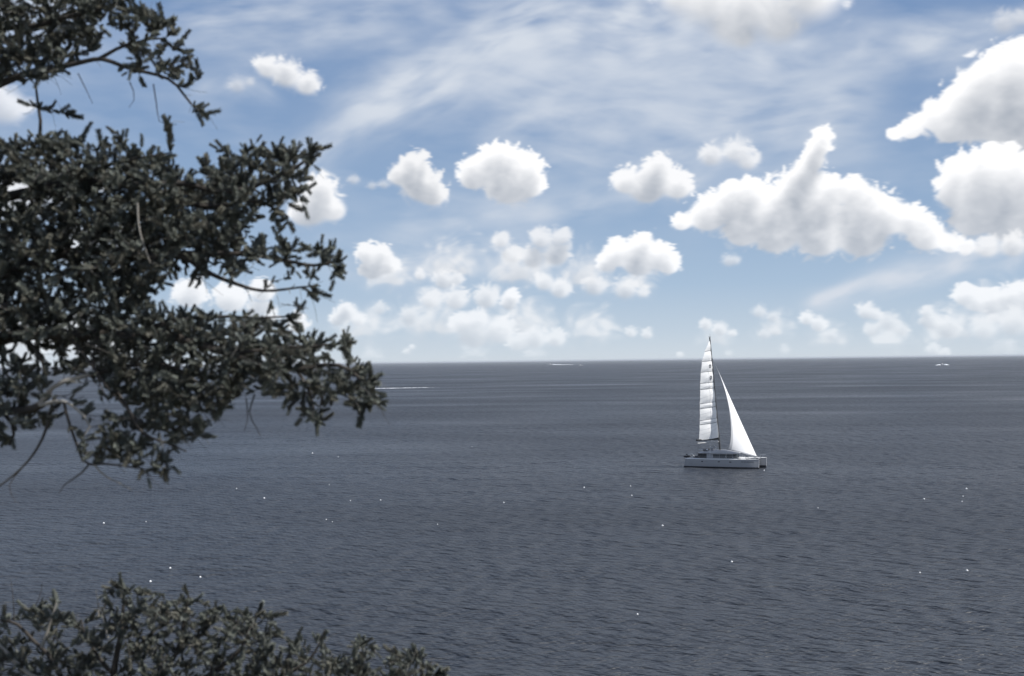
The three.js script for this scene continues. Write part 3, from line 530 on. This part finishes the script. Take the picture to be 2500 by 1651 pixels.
    part('deck_hatch', box(4.2, 5.0, 2.19, 2.3, zc - .3, zc + .3), B.glass, cat);
    part('deck_hatch', box(6.3, 7.0, 2.2, 2.31, zc - .25, zc + .25), B.glass, cat);
  }
  part('bridge_deck', box(-8, 3.6, .95, 2.02, -2.6, 2.6, .12), B.gel, cat);
  part('foredeck', box(3.4, 5.2, 1.9, 2.1, -2.6, 2.6, .06), B.deck, cat);
  part('trampoline', box(5.25, 8.0, 2.02, 2.05, -2.55, 2.55, .01), B.net, cat);
  part('cross_beam', tube([V(8.15, 2.12, -3.35), V(8.15, 2.2, 0), V(8.15, 2.12, 3.35)], .11, .11, 8), B.mast, cat);
  part('longeron', tube([V(5, 2.1, 0), V(8.9, 2.2, 0)], .09, .07, 8), B.white, cat);
  // cabin: wall, panes, pillars
  const side = (t) => { const a = t * 2 - 1, s = Math.sign(a), q = Math.abs(a); if (q > .52) { return [lerp(.9, -2.95, (q - .52) / .48), 2.75 * s]; } const p = q / .52 * Math.PI / 2; return [.9 + 2.5 * Math.pow(Math.cos(p), .8), 2.75 * s * Math.pow(Math.sin(p), .85)]; };
  const wall = (y0, y1, t0, t1, out, lean = .12) => sheet(Math.max(2, Math.round((t1 - t0) * 60)), 1, (u, v) => { const [x, z] = side(lerp(t0, t1, u)), l = Math.hypot(x, z) || 1, y = lerp(y0, y1, v), k = -lean * (y - 2) + out; return V(x + k * (x > .9 ? (x - .9) / 2.5 : 0), y, z + k * (z / 2.75)); });
  const cabin = part('cabin_wall', wall(2.0, 3.4, 0, 1, 0), B.roof, cat);
  for (let k = 0; k < 9; k++) { const e = .03, a = lerp(.04, .96, k / 9), b = lerp(.04, .96, (k + 1) / 9); part('window', wall(2.36, 3.22, a + (k ? .0025 : 0), b - (k < 8 ? .0025 : 0), e), B.glass, cabin); }
  part('cabin_bulkhead', box(-3.95, -2.9, 2.0, 3.36, -2.72, 2.72, .08), B.roof, cat);
  for (const s of [1, -1]) { part('cockpit_screen', box(-6.2, -3.98, 2.12, 3.32, s * 2.62 - .03, s * 2.62 + .03, .02), B.dark, cat); part('cockpit_post', tube([V(-6.35, 2.0, s * 2.65), V(-6.45, 3.4, s * 2.65)], .05), B.mast, cat); part('cockpit_coaming', box(-7.4, -3.9, 2.0, 2.2, s * 2.3 - .5, s * 2.3 + .5, .08), B.roof, cat); }
  part('cockpit_bench', box(-7.6, -6.6, 2.0, 2.55, -2, 2, .08), B.bag, cat);
  const roofR = (th) => Math.pow(Math.pow(Math.abs(Math.cos(th)), 3) + Math.pow(Math.abs(Math.sin(th)), 3), -1 / 3);
  const roof = part('roof', merge([sheet(56, 12, (u, v) => { const th = u * Math.PI * 2, q = roofR(th) * v, x = -1.45 + 5.3 * q * Math.cos(th), z = 3.0 * q * Math.sin(th); return V(x, 3.42 + .16 * Math.sqrt(Math.max(0, 1 - v * v)) + .62 * Math.pow(Math.max(0, 1 - v * v), 1.1) * (x > -1 ? 1 - .25 * sstep(0, 4, x) : 1 - .2 * sstep(-2, -6, x)), z); }), sheet(56, 2, (u, v) => { const th = u * Math.PI * 2, q = roofR(th) * lerp(1, .6, v); return V(-1.45 + 5.3 * q * Math.cos(th), 3.42 - .1 * Math.sin(v * Math.PI) - .06 * v, 3.0 * q * Math.sin(th)); })]), B.roof, cat);
  part('visor', tube([V(1.2, 3.44, 2.65), V(2.9, 3.44, 1.8), V(3.75, 3.44, 0), V(2.9, 3.44, -1.8), V(1.2, 3.44, -2.65)], .07, .07, 6), B.deck, roof);
  part('flybridge_seat', box(-5.4, -4.2, 3.9, 4.35, -1.2, 1.2, .12), B.bag, cat); part('helm_console', box(-3.4, -2.8, 4.1, 4.8, .4, 1.3, .1), B.roof, cat);
  part('helm_wheel', new THREE.TorusGeometry(.32, .03, 6, 20).rotateY(Math.PI / 2).translate(-3.5, 4.75, .85), B.steel, cat); part('radar_dome', new THREE.SphereGeometry(.27, 12, 8).scale(1, .6, 1).translate(-4.0, 4.25, 2.0), B.white, cat);
  part('flybridge_rail', tube([V(-6.2, 3.75, 2.3), V(-6.2, 4.3, 2.3), V(-5.2, 4.35, 2.4), V(-4.2, 4.2, 2.4)], .03), B.steel, cat);
  part('roof_bracket', tube(curve([V(-2.2, 4.1, 1.0), V(-2.0, 4.7, 1.0), V(-2.1, 5.1, 1.0), V(-2.5, 5.2, 1.0)], .1), .05, .03), B.white, cat);
  for (const z of [-2.2, 2.2]) part('davit', tube([V(-8.2, 2.1, z * .5), V(-8.9, 2.9, z * .5), V(-9.9, 2.7, z * .5)], .06), B.steel, cat);
  // rig
  const foot = V(-1.3, 4.05, 0), top = V(-3.55, 32.2, 0), up = (h) => foot.clone().lerp(top, (h - foot.y) / (top.y - foot.y));
  const mast = part('mast', tube(Array.from({ length: 12 }, (_, i) => foot.clone().lerp(top, i / 11)), (t) => .27 - .11 * t, 0, 10), B.mast, cat);
  part('masthead', tube([V(-3.85, 32.35, 0), V(-3.2, 32.3, 0)], .05), B.mast, mast); part('wind_vane', tube([V(-3.5, 32.2, 0), V(-3.45, 33.0, 0)], .02), B.mast, mast);
  for (const h of [13, 21]) for (const s of [-1, 1]) part('spreader', tube([up(h), up(h).add(V(-.5, .1, s * 1.7))], .05, .03), B.mast, mast);
  for (const s of [-1, 1]) { part('shroud', tube([V(-2.6, 2.2, s * 4.2), up(13).add(V(-.5, .1, s * 1.7)), up(21).add(V(-.5, .1, s * 1.7)), up(28)], .018, .018, 4), B.steel, cat); part('shroud', tube([V(-2.9, 2.2, s * 4.2), up(13.2)], .018, .018, 4), B.steel, cat); }
  const stayLow = V(8.15, 2.5, 0), stayTop = up(27.4);
  part('forestay', tube([stayLow, stayTop], .04, .04, 6), B.mast, cat);
  const boomDir = (a) => V(-Math.cos(a * RAD), 0, Math.sin(a * RAD)), bd = boomDir(64), gn = up(6.2);
  part('boom', tube([gn, gn.clone().addScaledVector(bd, 7.7).add(V(0, -.1, 0))], .15, .13, 8), B.rope, cat);
  part('sail_bag', sheet(14, 8, (u, v) => { const q = v * Math.PI * 2, c = up(7.0).addScaledVector(bd, lerp(.15, 7.9, u)).add(V(0, -.12 * u, 0)), w = .42 * (1 - .35 * u); return c.add(V(bd.z * Math.cos(q) * .26, Math.sin(q) * w * .8, -bd.x * Math.cos(q) * .26)); }), B.bag, cat);
  for (const u of [.25, .6, .9]) part('lazy_jack', tube([gn.clone().addScaledVector(bd, 7.7 * u).add(V(0, .8, 0)), up(20)], .012, .012, 4), B.rope, cat);
  part('main_sheet', tube([gn.clone().addScaledVector(bd, 6.8), V(-6.3, 3.8, 2.0)], .03, .03, 5), B.rope, cat);
  // mainsail: seven-odd panels between battens
  const proj = [[7.2, 46.5], [11.5, 40.5], [16.5, 36], [21.4, 31], [24.2, 27], [26.6, 22], [29, 13.5], [30.6, 5.5], [31.4, 1.5]];
  const turn = (h) => 47 + 8 * (h - 7) / 24;
  const chord = (h) => table(proj, h) * .103 / Math.cos(turn(h) * RAD);
  const mainAt = (h, t) => { const a = turn(h) + 17, d = boomDir(a), c = chord(h), n = V(Math.sin(a * RAD), 0, Math.cos(a * RAD)); return up(h).addScaledVector(d, .16 + c * t).addScaledVector(n, c * (.11 * Math.sin(Math.PI * Math.pow(t, .8)) )).add(V(0, -.45 * t * (h < 12 ? 1 : 1 - .6 * sstep(12, 30, h)), 0)); };
  const cuts = [7.25, 11.1, 12.1, 15.0, 16.2, 19.6, 21.1, 23.8, 26.4, 28.9, 31.3];
  const main = new THREE.Group(); main.name = 'mainsail'; cat.add(main);
  const skinAt = (h, u, out = 0) => {                 // the cloth bellies out between battens
    let k = 0; while (k < cuts.length - 2 && h > cuts[k + 1]) k++;
    const a = cuts[k], b = cuts[k + 1], v = (h - a) / (b - a), ang = (turn(h) + 17) * RAD;
    const bil = Math.sin(Math.PI * clamp(v)) * (.1 + .075 * (b - a)) * (.35 + .65 * Math.sin(Math.PI * u)) + .035 * noise2(u * 3 + k * 7, v * 2.2 + u * 1.5) + .03 * noise2(u * 7 + v * 3, v * 3 + k) + out;
    return mainAt(h, u).add(V(Math.sin(ang) * bil, 0, Math.cos(ang) * bil));
  };
  for (let k = 0; k < cuts.length - 1; k++) {
    part('sail_panel', sheet(16, 12, (u, v) => skinAt(lerp(cuts[k] + .02, cuts[k + 1] - .02, v), u)), B.sail, main);
    if (k) part('batten', tube(Array.from({ length: 14 }, (_, i) => skinAt(cuts[k] - .001, i / 13, .05)), [1, 3, 5, 6, 7, 8, 9].includes(k) ? .065 : .032, .055, 5), B.seam, main);
  }
  part('sail_seam', tube(Array.from({ length: 60 }, (_, i) => skinAt(lerp(7.4, 24, i / 59), .5, .02)), .024, .024, 4), B.strip, main);
  for (const [h0, h1] of [[9.9, 8.5], [10.6, 9.6], [14.5, 13.5], [18.6, 17.4]]) part('sail_seam', tube(Array.from({ length: 14 }, (_, i) => skinAt(lerp(h0, h1, i / 13), i / 13, .02)), .022, .022, 4), B.strip, main);
  for (const [h, t] of [[25.1, .42], [22.3, .38]]) { const e = part('sail_emblem', new THREE.TorusGeometry(.27, .12, 6, 20), B.seam, main); e.position.copy(skinAt(h, t, .06)); e.rotation.y = (turn(h) + 17) * RAD; e.scale.set(1.1, 1.25, .3); }
  // jib
  const luff = (f) => stayLow.clone().lerp(stayTop, lerp(.965, .012, f));
  const jibAt = (f, t) => { const a = (50 + 68 * (1 - f)) * RAD, c = 7.0 * f, d = V(-Math.cos(a), 0, Math.sin(a)), n = V(Math.sin(a), 0, Math.cos(a)), fl = lerp(f, f - .095 * f ** 6 , t); return luff(fl).addScaledVector(d, .05 + c * t).addScaledVector(n, c * .055 * Math.sin(Math.PI * Math.pow(t, .75))).add(V(0, -.15 * t * f, 0)); };
  const jib = new THREE.Group(); jib.name = 'jib'; cat.add(jib);
  part('sail_cloth', sheet(24, 40, (u, v) => jibAt(.01 + .99 * v, u * .9)), B.jib, jib);
  part('sun_strip', merge([sheet(4, 40, (u, v) => jibAt(.01 + .99 * v, lerp(.902, 1, u)).add(V(.01, 0, .012)))]), B.strip, jib);
  part('foot_strip', sheet(20, 2, (u, v) => jibAt(1, u * .99).add(V(.0, -.28 * v * (.4 + .6 * Math.sin(Math.PI * Math.min(1, u + .1))), 0))), B.strip, jib);
  part('jib_sheet', tube([jibAt(1, 1), V(1.0, 2.3, 3.6)], .025, .025, 4), B.rope, cat);

  // tender on the davits
  const ten = thing('inflatable_tender', 'black inflatable tender with outboard hanging behind the catamaran stern', 'dinghy');
  ten.position.copy(home); ten.rotation.y = cat.rotation.y;
  part('tube_collar', tube(curve([V(-9.35, 2.4, -1.4), V(-9.35, 2.4, 1.2), V(-9.6, 2.42, 1.75), V(-9.95, 2.42, 1.8), V(-10.15, 2.4, 1.2), V(-10.15, 2.4, -1.4)], .12), .24, .24, 10), B.rubber, ten);
  part('floor', box(-10.1, -9.4, 2.16, 2.3, -1.4, 1.3), B.rubber, ten);
  part('outboard_motor', merge([box(-10.4, -9.9, 2.3, 2.95, -1.0, -.5, .1), tube([V(-10.2, 2.3, -.75), V(-10.25, 1.75, -.75)], .09, .07, 8)]), B.dark, ten);
}

// ---------------------------------------------------------------- far motorboats, wakes and floats
function motorboat(label, x, y, length, heading, wake) {
  const b = thing('motorboat', label, 'motorboat', 'motorboats far out near the horizon'), p = afloat(x, y), L = length, W = L * .26;
  b.position.copy(p); b.rotation.y = heading;
  part('hull', sheet(12, 20, (u, v) => { const q = v, xx = lerp(-L / 2, L / 2, q), w = W / 2 * (1 - Math.pow(q, 3.5)), a = u * 2 - 1; return V(xx + Math.abs(a) ** 3 * 0, (.1 + .09 * L * (.8 + .5 * q * q)) * Math.pow(Math.abs(a), 1.6), a * w); }), B.white, b);
  part('deck', sheet(2, 20, (u, v) => { const w = W / 2 * (1 - Math.pow(v, 3.5)) * .98; return V(lerp(-L / 2, L / 2, v), (.1 + .09 * L * (.8 + .5 * v * v)) * .97, lerp(-w, w, u)); }), B.deck, b);
  const cab = part('cabin', box(-L * .2, L * .18, .07 * L, .2 * L, -W * .33, W * .33, .2), B.white, b);
  part('window', box(-L * .15, L * .185, .135 * L, .175 * L, -W * .335, W * .335, .1), B.glass, cab);
  part('flybridge', box(-L * .15, L * .06, .2 * L, .235 * L, -W * .25, W * .25, .1), B.white, b);
  part('antenna', tube([V(-L * .1, .23 * L, 0), V(-L * .12, .36 * L, 0)], .07, .04, 4), B.mast, b);
  if (wake) foam(`white wake trailing the ${wake.of}`, wake);
}
function foam(label, { pts, h, w, seed }) {           // a ridge of broken water: a string of low lumps
  const r = rng(seed), f = thing('boat_wake', label, 'wake'), line = pts.map(([x, y]) => afloat(x, y)), c = new THREE.CatmullRomCurve3(line), n = Math.max(20, Math.round(c.getLength() / (w * .5)));
  f.position.copy(line[0]);
  const lumps = [];
  for (let i = 0; i < n; i++) {
    const t = i / n, keep = 1.15 - t * .95 + .45 * noise2(t * 22, seed);
    if (r() > keep) continue;
    const p = c.getPoint(clamp(t + (r() - .5) / n)).sub(line[0]), s = 1 - .72 * t;
    const g = new THREE.IcosahedronGeometry(1, 1), a = g.attributes.position;
    for (let k = 0; k < a.count; k++) { const q = 1 + .3 * noise3(a.getX(k) * 1.6 + i, a.getY(k) * 1.6, a.getZ(k) * 1.6 + seed); a.setXYZ(k, a.getX(k) * q, a.getY(k) * q, a.getZ(k) * q); }
    g.computeVertexNormals();
    lumps.push(g.scale(w * (.6 + .7 * r()), h * s * (.5 + .9 * r()), w * (.5 + .6 * r())).translate(p.x, .05, p.z + (r() - .5) * w));
  }
  const m = part('foam', merge(lumps), B.foam, f); tag(m, null, null, null, 'stuff');
}
motorboat('white motorboat near the horizon trailing a wake, left of the sailboat', 1276, 846.6, 30, Math.PI + .15, { of: 'motorboat near the horizon, left of the sailboat', pts: [[1282, 846.4], [1300, 846.3], [1332, 846.2]], h: 3.4, w: 6, seed: 3 });
motorboat('small pale motorboat right of the wake near the horizon', 1346, 848, 22, .3);
motorboat('motorboat with foam on both sides near the horizon, far right', 2186, 846.4, 16, .25, { of: 'far right motorboat', pts: [[2192, 846.4], [2199, 846.8]], h: 2.0, w: 4, seed: 6 });
foam('short patch of foam left of the far right motorboat', { pts: [[2179, 846.8], [2170, 847.2]], h: 1.6, w: 4, seed: 8 });
foam('long broken white wake beside the conifer branch tips', { pts: [[820, 901.6], [900, 901], [950, 900], [985, 899.2], [1025, 898.4]], h: .42, w: 1.2, seed: 5 });
{
  const dots = [[724, 1053, 1.2], [612, 1158, 1.2], [240, 1216, 1.1], [394, 1321, 1], [464, 1342, 1], [348, 1352, 1.1], [1354, 1133, 1.1], [1462, 1129.5, .9], [1465, 1151.4, .9], [1536, 1222, 1.1], [1697, 1306, 1], [1478, 1428, .8], [2143, 1160, 1.1], [2241, 1136.5, 1.2], [2233, 1153, .8], [2231, 1165, .7], [2243, 1327, 1.1], [2133, 1331, .8], [1897, 1180, .7], [1772, 1093, 1], [882, 1162, .9], [812, 1163, .7], [1168, 1168, .9], [1014, 1218, .6], [756, 1207, .7], [770, 1212, .6], [763, 1126, .7], [784, 1061, .8], [1094, 1037, .7], [338, 1212, .7], [548, 1135, .8], [900, 1013, .6], [1894, 952, .7], [2330, 1000, .7]];
  for (const [x, y, s] of dots) {
    const p = afloat(x, y), q = s * (.11 + p.length() * .00019);
    const f = thing('float', 'tiny white float scattered far out on the dark water', 'buoy', 'white floats scattered over the sea');
    f.position.copy(p).setY(.06 + q * .35); f.rotation.set(.2, x, .25);
    part('body', new THREE.LatheGeometry([[0, -.5], [.55, -.4], [.9, .1], [1, .5], [.8, 1.0], [.3, 1.25], [0, 1.3]].map(([a, b]) => new THREE.Vector2(a * q, b * q)), 10), B.white, f);
    part('spindle', tube([V(0, 1.2 * q, 0), V(0, 2.0 * q, 0)], .12 * q, .1 * q, 5), B.white, f);
  }
}
scene.fog = new THREE.FogExp2(new THREE.Color(.86, .9, .95), 2.8e-5);
renderer.render(scene, camera);
